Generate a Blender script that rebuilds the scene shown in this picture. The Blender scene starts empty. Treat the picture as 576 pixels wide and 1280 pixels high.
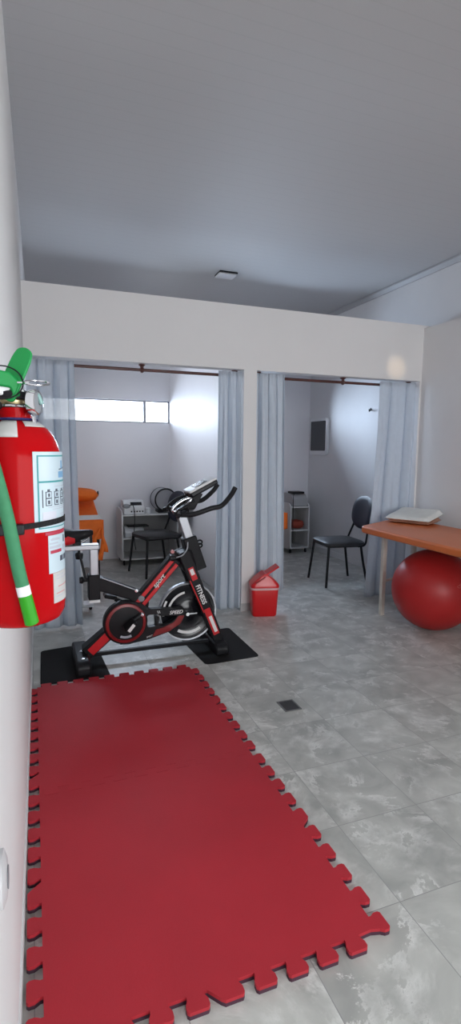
import bpy, math, random
from math import sin, cos, pi, radians
from mathutils import Vector, Matrix
random.seed(7)
S = bpy.context.scene
COL = S.collection
# ------------------------------------------------------------------ materials
def mat(name, col, rough=.5, metal=0., spec=.5, noise=0., nscale=8., coat=0., transl=0., bump=0., bscale=60., transp=0.):
    m = bpy.data.materials.new(name); m.use_nodes = True
    nt = m.node_tree; N = nt.nodes; L = nt.links
    b = N['Principled BSDF']; out = N['Material Output']
    c = (*col, 1)
    b.inputs['Base Color'].default_value = c
    b.inputs['Roughness'].default_value = rough
    b.inputs['Metallic'].default_value = metal
    b.inputs['Specular IOR Level'].default_value = spec
    b.inputs['Coat Weight'].default_value = coat
    b.inputs['Coat Roughness'].default_value = .1
    tc = N.new('ShaderNodeTexCoord')
    if noise:
        n = N.new('ShaderNodeTexNoise'); n.inputs['Scale'].default_value = nscale; n.inputs['Detail'].default_value = 4
        L.new(tc.outputs['Object'], n.inputs['Vector'])
        r = N.new('ShaderNodeMapRange'); r.inputs[1].default_value = .3; r.inputs[2].default_value = .7
        r.inputs[3].default_value = 1 - noise; r.inputs[4].default_value = 1 + noise
        L.new(n.outputs['Fac'], r.inputs[0])
        mx = N.new('ShaderNodeVectorMath'); mx.operation = 'SCALE'
        mx.inputs[0].default_value = col; L.new(r.outputs[0], mx.inputs['Scale'])
        L.new(mx.outputs[0], b.inputs['Base Color'])
    if bump:
        n2 = N.new('ShaderNodeTexNoise'); n2.inputs['Scale'].default_value = bscale; n2.inputs['Detail'].default_value = 3
        L.new(tc.outputs['Object'], n2.inputs['Vector'])
        bp = N.new('ShaderNodeBump'); bp.inputs['Strength'].default_value = bump; bp.inputs['Distance'].default_value = .01
        L.new(n2.outputs['Fac'], bp.inputs['Height']); L.new(bp.outputs[0], b.inputs['Normal'])
    if transl:
        t = N.new('ShaderNodeBsdfTranslucent'); t.inputs['Color'].default_value = c
        ms = N.new('ShaderNodeMixShader'); ms.inputs[0].default_value = transl
        L.new(b.outputs[0], ms.inputs[1]); L.new(t.outputs[0], ms.inputs[2]); L.new(ms.outputs[0], out.inputs[0])
    if transp:
        t2 = N.new('ShaderNodeBsdfTransparent'); m2 = N.new('ShaderNodeMixShader'); m2.inputs[0].default_value = transp
        L.new(ms.outputs[0], m2.inputs[1]); L.new(t2.outputs[0], m2.inputs[2]); L.new(m2.outputs[0], out.inputs[0])
    return m

def floor_mat():
    m = bpy.data.materials.new('porcelain_floor'); m.use_nodes = True
    nt = m.node_tree; N = nt.nodes; L = nt.links; b = N['Principled BSDF']
    tc = N.new('ShaderNodeTexCoord')
    mp = N.new('ShaderNodeMapping'); mp.inputs['Location'].default_value = (-1.03 + .365 * 6, -1.133 + .365 * 9, 0)
    L.new(tc.outputs['Object'], mp.inputs[0])
    br = N.new('ShaderNodeTexBrick'); br.offset = 0; br.squash = 1
    br.inputs['Scale'].default_value = 1; br.inputs['Mortar Size'].default_value = .0016
    br.inputs['Mortar Smooth'].default_value = .3
    br.inputs['Brick Width'].default_value = .365; br.inputs['Row Height'].default_value = .365
    br.inputs['Color1'].default_value = (0, 0, 0, 1); br.inputs['Color2'].default_value = (1, 1, 1, 1)
    L.new(mp.outputs[0], br.inputs[0])
    # per tile offset of the stone pattern
    sc = N.new('ShaderNodeVectorMath'); sc.operation = 'SCALE'; sc.inputs['Scale'].default_value = 3.7
    L.new(br.outputs['Color'], sc.inputs[0])
    ad = N.new('ShaderNodeVectorMath'); L.new(tc.outputs['Object'], ad.inputs[0]); L.new(sc.outputs[0], ad.inputs[1])
    n1 = N.new('ShaderNodeTexNoise'); n1.inputs['Scale'].default_value = 5; n1.inputs['Detail'].default_value = 6; n1.inputs['Distortion'].default_value = .8
    L.new(ad.outputs[0], n1.inputs['Vector'])
    r1 = N.new('ShaderNodeValToRGB'); e = r1.color_ramp.elements
    e[0].position = .3; e[0].color = (.34, .345, .325, 1); e[1].position = .72; e[1].color = (.56, .565, .53, 1)
    L.new(n1.outputs['Fac'], r1.inputs[0])
    # pale cloudy veins
    n2 = N.new('ShaderNodeTexNoise'); n2.inputs['Scale'].default_value = 3.0; n2.inputs['Detail'].default_value = 9; n2.inputs['Distortion'].default_value = .5; n2.inputs['Roughness'].default_value = .72
    L.new(ad.outputs[0], n2.inputs['Vector'])
    r2 = N.new('ShaderNodeValToRGB'); e = r2.color_ramp.elements
    e[0].position = .485; e[0].color = (0, 0, 0, 1); e[1].position = .505; e[1].color = (1, 1, 1, 1)
    k = e.new(.512); k.color = (.8, .8, .8, 1); k = e.new(.60); k.color = (0, 0, 0, 1)
    L.new(n2.outputs['Fac'], r2.inputs[0])
    n3 = N.new('ShaderNodeTexNoise'); n3.inputs['Scale'].default_value = 9; L.new(ad.outputs[0], n3.inputs['Vector'])
    r3 = N.new('ShaderNodeMapRange'); r3.inputs[1].default_value = .42; r3.inputs[2].default_value = .65; r3.inputs[4].default_value = .75
    L.new(n3.outputs['Fac'], r3.inputs[0])
    ml = N.new('ShaderNodeMath'); ml.operation = 'MULTIPLY'; L.new(r2.outputs[0], ml.inputs[0]); L.new(r3.outputs[0], ml.inputs[1])
    mx = N.new('ShaderNodeMix'); mx.data_type = 'RGBA'; mx.inputs['B'].default_value = (.80, .80, .77, 1)
    L.new(ml.outputs[0], mx.inputs['Factor']); L.new(r1.outputs[0], mx.inputs['A'])
    mg = N.new('ShaderNodeMix'); mg.data_type = 'RGBA'; mg.inputs['B'].default_value = (.30, .30, .29, 1)
    L.new(br.outputs['Fac'], mg.inputs['Factor']); L.new(mx.outputs['Result'], mg.inputs['A'])
    L.new(mg.outputs['Result'], b.inputs['Base Color'])
    b.inputs['Roughness'].default_value = .34
    b.inputs['Specular IOR Level'].default_value = .5
    bp = N.new('ShaderNodeBump'); bp.invert = True; bp.inputs['Strength'].default_value = .4; bp.inputs['Distance'].default_value = .002
    L.new(br.outputs['Fac'], bp.inputs['Height']); L.new(bp.outputs[0], b.inputs['Normal'])
    return m

def ceiling_mat():
    m = bpy.data.materials.new('ceiling_boards'); m.use_nodes = True
    nt = m.node_tree; N = nt.nodes; L = nt.links; b = N['Principled BSDF']
    tc = N.new('ShaderNodeTexCoord')
    w = N.new('ShaderNodeTexWave'); w.wave_type = 'BANDS'; w.bands_direction = 'Y'; w.wave_profile = 'SAW'
    w.inputs['Scale'].default_value = 2*pi/20/.09
    L.new(tc.outputs['Object'], w.inputs[0])
    r = N.new('ShaderNodeValToRGB'); e = r.color_ramp.elements
    e[0].position = 0; e[0].color = (.82, .82, .82, 1); e[1].position = .1; e[1].color = (1, 1, 1, 1)
    L.new(w.outputs['Fac'], r.inputs[0])
    mx = N.new('ShaderNodeMix'); mx.data_type = 'RGBA'; mx.blend_type = 'MULTIPLY'; mx.inputs['Factor'].default_value = .35
    mx.inputs['A'].default_value = (.46, .46, .465, 1); L.new(r.outputs[0], mx.inputs['B'])
    L.new(mx.outputs['Result'], b.inputs['Base Color'])
    b.inputs['Roughness'].default_value = .65
    b.inputs['Specular IOR Level'].default_value = .3
    bp = N.new('ShaderNodeBump'); bp.inputs['Strength'].default_value = .35; bp.inputs['Distance'].default_value = .004
    L.new(r.outputs[0], bp.inputs['Height']); L.new(bp.outputs[0], b.inputs['Normal'])
    return m

def glass_mat():
    m = bpy.data.materials.new('thin_window_glass'); m.use_nodes = True
    nt = m.node_tree; N = nt.nodes; L = nt.links
    t = N.new('ShaderNodeBsdfTransparent'); g = N.new('ShaderNodeBsdfGlossy'); g.inputs['Roughness'].default_value = .02
    f = N.new('ShaderNodeFresnel'); f.inputs[0].default_value = 1.45
    ms = N.new('ShaderNodeMixShader'); L.new(f.outputs[0], ms.inputs[0]); L.new(t.outputs[0], ms.inputs[1]); L.new(g.outputs[0], ms.inputs[2])
    L.new(ms.outputs[0], N['Material Output'].inputs[0])
    return m

WALL = mat('satin_wall_paint', (.74, .735, .735), .65, spec=.3, noise=.015, nscale=2.5, bump=.05, bscale=35)
BOOTHW = mat('wall_paint_booth_shade', (.74, .73, .76), .5, noise=.02, nscale=2, bump=.05, bscale=35)  # same wall paint, the booth's purplish shade mixed into the colour
UPW = mat('upper_wall_paint', (.66, .655, .66), .55, noise=.02, nscale=3)
FLOOR = floor_mat(); CEIL = ceiling_mat(); GLASS = glass_mat()
TRIM = mat('cornice_strip', (.34, .34, .35), .5)
BASEB = mat('grey_base_tile', (.46, .46, .46), .35, noise=.05)
WHITEF = mat('white_frame_metal', (.7, .7, .7), .4)
DARKF = mat('window_frame_grey', (.25, .26, .29), .4, metal=.5)
RED_MAT = mat('red_eva_foam', (.42, .018, .030), .62, spec=.4, noise=.06, nscale=3, bump=.12, bscale=220)
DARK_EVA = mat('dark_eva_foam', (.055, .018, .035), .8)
RUBBER = mat('black_rubber', (.012, .012, .013), .8, spec=.2, bump=.3, bscale=300)
BLACK = mat('black_powder_coat', (.010, .010, .012), .45, spec=.2)
BLACKP = mat('black_plastic', (.012, .012, .014), .42, spec=.2)
GLOSSB = mat('gloss_black', (.008, .008, .011), .2, spec=.35)
BIKERED = mat('bike_red_paint', (.55, .012, .018), .32)
DARKRED = mat('dark_red_paint', (.20, .008, .010), .35)
SILVER = mat('silver_steel', (.42, .43, .46), .35, metal=.75)
CHROME = mat('chrome', (.75, .75, .78), .12, metal=1)
WHITEP = mat('white_plastic', (.72, .73, .74), .35)
WHITED = mat('white_decal', (.75, .75, .75), .4)
CURT = mat('grey_blue_curtain_cloth', (.63, .69, .76), .75, noise=.03, nscale=20, transl=.2, transp=.24, bump=.08, bscale=500)
CURTL = mat('pale_blue_curtain_cloth', (.63, .69, .76), .75, noise=.03, nscale=20, transl=.2, bump=.08, bscale=500)
WOOD = mat('dark_brown_wood', (.085, .028, .022), .35, noise=.2, nscale=12)
EXTRED = mat('extinguisher_red', (.36, .004, .006), .16, spec=.06)
GREEN = mat('green_plastic', (.012, .25, .06), .42, spec=.25)
HOSEG = mat('dull_green_hose', (.045, .20, .095), .6, spec=.2, noise=.08, nscale=90)
NOZG = mat('bright_green_nozzle', (.025, .27, .010), .45, spec=.25)
PAPER = mat('label_paper', (.42, .51, .56), .4)
PAPER2 = mat('label_paper_grey', (.44, .44, .43), .5, noise=.06, nscale=60)
TEAL = mat('teal_print', (.03, .23, .24), .5)
INK = mat('dark_print', (.05, .055, .08), .5)
GREYINK = mat('grey_print', (.38, .40, .46), .5)
REDINK = mat('crimson_print', (.35, .02, .05), .5)
BRASS = mat('aged_brass', (.45, .36, .2), .35, metal=.9)
PINKP = mat('pink_print', (.5, .2, .2), .5)
ORANGE = mat('orange_vinyl', (.62, .15, .035), .38, noise=.04, nscale=5)
ORANGEC = mat('orange_cloth', (.85, .16, .012), .75, noise=.05, nscale=14, bump=.1, bscale=60)
WHITEC = mat('white_cloth', (.78, .79, .76), .8, noise=.04, nscale=12, bump=.15, bscale=40)
TANC = mat('tan_cloth', (.42, .22, .15), .8)
BENCHL = mat('cream_painted_leg', (.60, .56, .50), .5, noise=.08, nscale=15)
BALL = mat('red_ball_vinyl', (.38, .014, .014), .42, spec=.4)
BALLM = mat('pale_red_print', (.5, .12, .11), .5)
BINRED = mat('red_bin_plastic', (.62, .012, .016), .28)
PINKW = mat('bag_edge_white', (.72, .45, .45), .5)
CHAIRS = mat('black_upholstery', (.022, .021, .023), .5, bump=.1, bscale=200)
LAM = mat('white_laminate', (.62, .62, .62), .4, noise=.02)
LAMG = mat('grey_laminate', (.26, .26, .26), .45)
SCREEN = mat('dark_screen', (.008, .010, .018), .12, coat=.4)
GREYP = mat('grey_plastic', (.22, .23, .25), .4)
LAMP = mat('frosted_lamp_cover', (.56, .56, .57), .4)
DRAIN = mat('drain_steel', (.07, .07, .075), .5, metal=.4)

# ------------------------------------------------------------------ mesh builder
class MB:
    def __init__(s): s.v = []; s.f = []
    def add(s, vs, fs):
        n = len(s.v); s.v += [Vector(v) for v in vs]; s.f += [tuple(i + n for i in f) for f in fs]; return s
    def box(s, c, d, rot=None):
        x, y, z = [a / 2 for a in d]; R = rot or Matrix.Identity(3)
        vs = [Vector(c) + R @ Vector(p) for p in [(-x,-y,-z),(x,-y,-z),(x,y,-z),(-x,y,-z),(-x,-y,z),(x,-y,z),(x,y,z),(-x,y,z)]]
        return s.add(vs, [(0,3,2,1),(4,5,6,7),(0,1,5,4),(1,2,6,5),(2,3,7,6),(3,0,4,7)])
    def b2(s, a, b):
        return s.box([(p + q) / 2 for p, q in zip(a, b)], [abs(q - p) for p, q in zip(a, b)])
    def tube(s, path, r, seg=12, closed=False, flat=1.0):
        P = [Vector(p) for p in path]; n = len(P); rs = r if isinstance(r, (list, tuple)) else [r] * n
        up = None; rings = []
        for i in range(n):
            if closed: t = (P[(i + 1) % n] - P[i - 1]).normalized()
            else: t = (P[min(i + 1, n - 1)] - P[max(i - 1, 0)]).normalized()
            if up is None:
                up = Vector((0, 0, 1)) if abs(t.z) < .9 else Vector((0, 1, 0))
            a = t.cross(up).normalized(); up = a.cross(t).normalized()
            rings.append([P[i] + (a * cos(2*pi*k/seg) * flat + up * sin(2*pi*k/seg)) * rs[i] for k in range(seg)])
        vs = [v for q in rings for v in q]; fs = []
        for i in range(n if closed else n - 1):
            for k in range(seg):
                a = i*seg+k; b = i*seg+(k+1) % seg; j = ((i+1) % n)*seg
                fs.append((a, b, j+(k+1) % seg, j+k))
        if not closed:
            fs.append(tuple(reversed(range(seg)))); fs.append(tuple((n-1)*seg+k for k in range(seg)))
        return s.add(vs, fs)
    def lathe(s, prof, c=(0,0,0), seg=40, axis='z', rot=None, cap=True):
        vs = []; fs = []; n = len(prof)
        for k in range(seg):
            a = 2*pi*k/seg
            for r, h in prof:
                p = Vector((r*cos(a), r*sin(a), h)) if axis == 'z' else Vector((r*cos(a), h, -r*sin(a))) if axis == 'y' else Vector((h, r*cos(a), r*sin(a)))
                if rot: p = rot @ p
                vs.append(Vector(c) + p)
        for k in range(seg):
            j = (k+1) % seg
            for i in range(n-1): fs.append((k*n+i, j*n+i, j*n+i+1, k*n+i+1))
        if cap and prof[0][0] > 1e-6: fs.append(tuple(k*n for k in reversed(range(seg))))
        if cap and prof[-1][0] > 1e-6: fs.append(tuple(k*n+n-1 for k in range(seg)))
        return s.add(vs, fs)
    def prism(s, poly, a, b, plane='xz'):
        def P(u, v, w): return (u, w, v) if plane == 'xz' else (u, v, w) if plane == 'xy' else (w, u, v)
        n = len(poly)
        vs = [P(u, v, a) for u, v in poly] + [P(u, v, b) for u, v in poly]
        fs = [tuple(range(n)), tuple(reversed(range(n, 2*n)))] + [(i, i+n, (i+1) % n+n, (i+1) % n) for i in range(n)]
        return s.add(vs, fs)
    def ringseg(s, c, r0, r1, a0, a1, y0, y1, n=24):
        out = [(c[0]+r1*cos(a0+(a1-a0)*i/n), c[1]+r1*sin(a0+(a1-a0)*i/n)) for i in range(n+1)]
        inn = [(c[0]+r0*cos(a0+(a1-a0)*i/n), c[1]+r0*sin(a0+(a1-a0)*i/n)) for i in range(n+1)]
        for i in range(n):
            s.prism([out[i], out[i+1], inn[i+1], inn[i]], y0, y1)
        return s
    def build(s, name, m, parent=None, smooth=False, bevel=0, seg=2, solid=0, sub=0, xf=None):
        vs = s.v
        if xf: vs = [xf @ v for v in vs]
        mn = [min(v[i] for v in vs) for i in range(3)]; mx = [max(v[i] for v in vs) for i in range(3)]
        o0 = Vector(((mn[0]+mx[0])/2, (mn[1]+mx[1])/2, mn[2]))
        me = bpy.data.meshes.new(name); me.from_pydata([v - o0 for v in vs], [], s.f)
        me.materials.append(m)
        import bmesh
        bm = bmesh.new(); bm.from_mesh(me)
        bmesh.ops.remove_doubles(bm, verts=bm.verts, dist=1e-6)
        bmesh.ops.recalc_face_normals(bm, faces=bm.faces); bm.to_mesh(me); bm.free()
        o = bpy.data.objects.new(name, me); COL.objects.link(o); place(o, o0, parent)
        if bevel:
            b = o.modifiers.new('Bevel', 'BEVEL'); b.width = bevel; b.segments = seg; b.limit_method = 'ANGLE'; b.angle_limit = radians(35)
        if solid:
            q = o.modifiers.new('Solidify', 'SOLIDIFY'); q.thickness = solid; q.offset = 0
        if sub:
            q = o.modifiers.new('Subsurf', 'SUBSURF'); q.levels = sub; q.render_levels = sub
        if smooth or bevel:
            me.polygons.foreach_set('use_smooth', [True]*len(me.polygons))
            me.set_sharp_from_angle(angle=radians(38))
        return o
WP = {}
def place(o, w, parent):
    o.location = w; WP[o.name] = Vector(w)
    if parent:
        o.parent = parent; o.matrix_parent_inverse = Matrix.Translation(-WP[parent.name])
def thing(name, label, cat, loc, group=None):
    o = bpy.data.objects.new(name, None); o.empty_display_size = .1; COL.objects.link(o); place(o, Vector(loc), None)
    tag(o, label, cat, group); return o
def tag(o, label, cat, group=None):
    o['label'] = label; o['category'] = cat
    if group: o['group'] = group
    return o
def struct(o, label=None, cat=None):
    o['kind'] = 'structure'
    if label: o['label'] = label
    if cat: o['category'] = cat
    return o
def dup(root, loc, rz, label):
    def cp(o, par):
        c = o.copy(); COL.objects.link(c); c.parent = par
        for ch in list(o.children): cp(ch, c)
        return c
    r = cp(root, None); r.location = loc; r.rotation_euler = (0, 0, rz); r['label'] = label; return r
def R(ax, deg): return Matrix.Rotation(radians(deg), 3, ax)
def rrect(x0, y0, x1, y1, r, n=5):
    p = []
    for cx, cy, a in ((x1-r, y1-r, 0), (x0+r, y1-r, 90), (x0+r, y0+r, 180), (x1-r, y0+r, 270)):
        for i in range(n+1):
            t = radians(a + 90*i/n); p.append((cx+r*cos(t), cy+r*sin(t)))
    return p
def rpoly(pts, r, n=4):
    out = []; m = len(pts)
    for i in range(m):
        a, b, c = Vector(pts[i-1]), Vector(pts[i]), Vector(pts[(i+1) % m])
        u = (a-b); v = (c-b); rr = min(r, u.length*.45, v.length*.45); u.normalize(); v.normalize()
        p, q = b+u*rr, b+v*rr
        for k in range(n+1):
            t = k/n; out.append(tuple((1-t)**2*p + 2*t*(1-t)*b + t*t*q))
    return out
def smooth_path(pts, n=6):
    P = [Vector(p) for p in pts]; P = [P[0]*2-P[1]] + P + [P[-1]*2-P[-2]]; out = []
    for i in range(1, len(P)-2):
        for k in range(n):
            t = k/n; a, b, c, d = P[i-1:i+3]
            out.append(.5*((2*b)+(c-a)*t+(2*a-5*b+4*c-d)*t*t+(3*b-a-3*c+d)*t**3))
    out.append(P[-2]); return out
def text(name, body, size, m, parent, loc, rot, depth=.0008, shear=0., squash=1.0, bold=0.):
    c = bpy.data.curves.new(name, 'FONT'); c.body = body; c.size = size; c.extrude = depth; c.shear = shear
    c.align_x = 'CENTER'; c.align_y = 'CENTER'; c.offset = bold
    t = bpy.data.objects.new(name + '_src', c); COL.objects.link(t)
    dg = bpy.context.evaluated_depsgraph_get(); dg.update()
    me = bpy.data.meshes.new_from_object(t.evaluated_get(dg))
    bpy.data.objects.remove(t); me.name = name
    Mx = rot.to_4x4() @ Matrix.Diagonal((squash, 1, 1, 1)); me.transform(Mx)
    me.materials.clear(); me.materials.append(m)
    o = bpy.data.objects.new(name, me); COL.objects.link(o); place(o, Vector(loc), parent); return o
FRONT = R('X', 90)   # text standing up, facing -y

# ------------------------------------------------------------------ setting
YP = 4.26; PT = .12; YB = 6.9; CZ = 3.25; YR = -2.4
def lw(y): return -.042 - (YP-y)*.0112    # inner face of the slightly skewed left wall
o = struct(MB().b2((-.4, YR-.2, -.1), (4.1, YB+.3, 0)).build('floor', FLOOR), 'grey marbled porcelain tile floor', 'floor')
o = struct(MB().b2((-.4, YR-.2, CZ), (4.1, YB+.3, CZ+.1)).build('ceiling', CEIL), 'grey board ceiling', 'ceiling')
LY0, LY1, LZ0, LZ1 = 4.9, 6.4, 1.5, 2.5      # unseen side window, added to light the left booth
m = MB()
for a, b, c, d in ((YR-.2, LY0, 0, CZ), (LY1, YB+.3, 0, CZ), (LY0, LY1, 0, LZ0), (LY0, LY1, LZ1, CZ)):
    m.prism([(lw(a), a), (lw(b), b), (-.4, b), (-.4, a)], c, d, 'xy')
struct(m.build('wall_left', WALL), 'white left wall', 'wall')
f = MB()
for a, b, c, d in ((LY0, LY0+.05, LZ0, LZ1), (LY1-.05, LY1, LZ0, LZ1), (LY0+.05, LY1-.05, LZ0, LZ0+.05), (LY0+.05, LY1-.05, LZ1-.05, LZ1)): f.b2((-.22, a, c), (-.17, b, d))
w5 = struct(f.build('added_window_5', WHITEF), 'unseen side window added to light the left booth', 'window')
MB().b2((-.2, LY0+.05, LZ0+.05), (-.193, LY1-.05, LZ1-.05)).build('window_pane', GLASS, w5)
SY0, SY1, SZ0, SZ1 = -1.8, .5, .9, 2.35  # opening of an unseen side window, added to brighten the left wall
m = MB()
for a, b, c, d in ((YR, SY0, 0, 2.6), (SY1, YP, 0, 2.6), (SY0, SY1, 0, SZ0), (SY0, SY1, SZ1, 2.6)): m.b2((3.55, a, c), (3.79, b, d))
struct(m.build('wall_right', WALL), 'white thick lower right wall with ledge', 'wall')
m = MB()
for a, b, c, d in ((YR-.2, SY0, 0, CZ), (SY1, YB+.3, 0, CZ), (SY0, SY1, 0, SZ0), (SY0, SY1, SZ1, CZ)): m.b2((3.79, a, c), (4.1, b, d))
struct(m.build('wall_right', UPW), 'upper right wall set back above the ledge', 'wall')
poly = [(lw(YP), 2.63), (lw(YP), 2.107), (1.70, 2.107), (1.70, 0), (1.82, 0), (1.82, 2.107), (3.53, 2.107), (3.53, 0), (3.79, 0), (3.79, 2.63)]
struct(MB().prism(poly, YP, YP+PT).build('wall_partition', WALL), 'white partition with two open doorways', 'wall')
struct(MB().b2((1.712, YP+PT, 0), (1.818, YB, 2.6)).build('wall_divider', BOOTHW), 'wall between the two booths', 'wall')
# back wall with two window openings
W0, W1 = (.12, 1.712), (2.35, 3.3)
WZ0, WZ1 = 1.765, 2.055
m = MB()
for a, b, c, d in ((-.05, W0[0], 0, CZ), (W0[0], W0[1], 0, WZ0), (W0[0], W0[1], WZ1, CZ), (W0[1], W1[0], 0, CZ), (W1[0], W1[1], 0, WZ0), (W1[0], W1[1], WZ1, CZ), (W1[1], 3.79, 0, CZ)):
    m.b2((a, YB, c), (b, YB+.14, d))
struct(m.build('wall_back', BOOTHW), 'shade-tinted back wall of the booths with strip window', 'wall')
def window(name, x0, x1, z0, z1, y, mull, fm):
    f = MB(); t = .018
    f.b2((x0, y, z0), (x1, y+.04, z0+t)); f.b2((x0, y, z1-t), (x1, y+.04, z1)); f.b2((x0, y, z0+t), (x0+t, y+.04, z1-t)); f.b2((x1-t, y, z0+t), (x1, y+.04, z1-t))
    for mx_ in mull: f.b2((mx_-.017, y, z0+t), (mx_+.017, y+.04, z1-t))
    w = f.build(name, fm); struct(w, 'narrow strip window of the booth' if y > 0 else 'large window added behind the camera to light the room', 'window')
    MB().b2((x0+t, y+.015, z0+t), (x1-t, y+.021, z1-t)).build('window_pane', GLASS, w)
window('window_1', W0[0], W0[1], WZ0, WZ1, YB+.05, [1.385], DARKF)
window('window_2', W1[0], W1[1], WZ0, WZ1, YB+.05, [2.9], DARKF)
# rear wall (behind the camera) with a window added to light the room
RX0, RX1, RZ0, RZ1 = .1, 2.9, .75, 2.55
m = MB()
for a, b, c, d in ((-.12, RX0, 0, CZ), (RX1, 3.79, 0, CZ), (RX0, RX1, 0, RZ0), (RX0, RX1, RZ1, CZ)): m.b2((a, YR-.15, c), (b, YR, d))
struct(m.build('wall_rear', WALL), 'rear wall behind the camera', 'wall')
window('added_window_3', RX0, RX1, RZ0, RZ1, YR-.1, [1.03, 1.97], WHITEF)
f = MB()
for a, b, c, d in ((SY0, SY0+.05, SZ0, SZ1), (SY1-.05, SY1, SZ0, SZ1), (SY0+.05, SY1-.05, SZ0, SZ0+.05), (SY0+.05, SY1-.05, SZ1-.05, SZ1), (-.675, -.625, SZ0+.05, SZ1-.05)): f.b2((3.7, a, c), (3.76, b, d))
w4 = struct(f.build('added_window_4', WHITEF), 'side window added behind the camera to light the room', 'window')
MB().b2((3.725, SY0+.05, SZ0+.05), (3.732, SY1-.05, SZ1-.05)).build('window_pane', GLASS, w4)
# trims
struct(MB().prism([(3.79, CZ), (3.79, CZ-.055), (3.775, CZ-.055), (3.745, CZ-.02), (3.745, CZ)], YR, YB).build('trim_1', TRIM), 'cornice strip along the right wall', 'trim')
struct(MB().b2((3.778, YP+PT, 0), (3.79, YB-.001, .075)).build('baseboard_right', WHITEF), 'skirting in the right booth', 'baseboard')
m = MB(); m.b2((1.692, YP-.008, 0), (1.828, YP, .07)); m.b2((1.692, YP, 0), (1.70, YP+PT, .07)); m.b2((1.82, YP, 0), (1.828, YP+PT, .07))
struct(m.build('baseboard_pillar', BASEB), 'grey tile skirting at the pillar foot', 'baseboard')
m = MB(); m.prism([(lw(YR), YR), (lw(YP), YP), (lw(YP)+.006, YP), (lw(YR)+.006, YR)], 0, .05, 'xy')
struct(m.build('baseboard_left', WHITEF), 'thin skirting at the left wall', 'baseboard')

# ------------------------------------------------------------------ ceiling lamp, drain, hook, tablet
t = thing('ceiling_lamp', 'small square white lamp on the ceiling beyond the partition', 'lamp', (1.95, 5.4, CZ-.04))
MB().b2((1.85, 5.33, CZ-.014), (2.045, 5.50, CZ)).build('lamp_body', GLOSSB, t)
MB().b2((1.85, 5.345, CZ-.026), (2.045, 5.51, CZ-.010)).build('lamp_cover', LAMP, t, bevel=.008)
t = thing('floor_drain', 'square dark metal grate set in the grey tile floor', 'drain', (1.31, 2.535, 0))
fr = MB(); 
for a, b in (((1.26, 2.475), (1.36, 2.483)), ((1.26, 2.587), (1.36, 2.595)), ((1.26, 2.483), (1.268, 2.587)), ((1.352, 2.483), (1.36, 2.587))): fr.b2((*a, 0), (*b, .004))
fr.build('drain_frame', mat('worn_steel', (.2, .2, .2), .45, metal=.5), t)
g = MB(); g.b2((1.268, 2.483, 0), (1.352, 2.587, .0015))
for i in range(9): g.b2((1.271+i*.009, 2.485, .0015), (1.275+i*.009, 2.585, .003))
g.build('grate', DRAIN, t)
t = thing('wall_tablet', 'white framed dark screen hung on the right booth wall', 'screen', (3.785, 6.58, 1.36))
MB().prism(rrect(6.34, 1.37, 6.82, 1.88, .05), 3.755, 3.79, 'yz').build('frame', WHITEP, t, bevel=.006)
MB().prism(rrect(6.385, 1.43, 6.785, 1.84, .015), 3.748, 3.756, 'yz').build('screen', SCREEN, t, bevel=.002)
t = thing('wall_hook', 'small dark hook on the booth wall above the black chair', 'hook', (3.78, 5.41, 1.9))
MB().lathe([(.016, 3.784), (.016, 3.79)], (0, 5.41, 1.925), 16, 'x').build('rose', BLACK, t)
MB().tube(smooth_path([(3.785, 5.41, 1.925), (3.768, 5.40, 1.905), (3.752, 5.39, 1.902), (3.748, 5.385, 1.925)]), .006, 8).build('hook_arm', BLACK, t, True)
t = thing('wall_socket', 'pale round socket on the left wall near the floor mats', 'socket', (lw(1.0)+.01, .985, .66))
MB().lathe([(.045, 0), (.045, .010), (.03, .016)], (lw(.95), .905, .70), 24, 'x').build('cover', LAMP, t, True)
MB().lathe([(.018, .0165), (.018, .018)], (lw(.95), .905, .70), 16, 'x').build('outlet', GREYP, t)

# ------------------------------------------------------------------ curtain rods
def rod(x0, x1, label, brs):
    t = thing('curtain_rod', label, 'curtain rod', ((x0+x1)/2, 4.356, 2.05), 'wooden curtain rods under the lintel')
    MB().tube([(x0, 4.356, 2.064), (x1, 4.356, 2.064)], .0125, 14).build('pole', WOOD, t, True)
    for bx in brs:
        m = MB().lathe([(.026, 2.107), (.028, 2.1), (.016, 2.094), (.012, 2.078)], (bx, 4.356, 0), 16)
        m.lathe([(.0, -.014), (.019, -.012), (.024, 0), (.019, .012), (0, .014)], (bx, 4.356, 2.064), 16, 'x')
        m.build('bracket', WOOD, t, True)
    return t
rod(.0, 1.69, 'dark wooden curtain rod above the left doorway', [.85, 1.65])
rod(1.835, 3.52, 'dark wooden curtain rod above the right doorway', [1.87, 2.73, 3.47])

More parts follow.
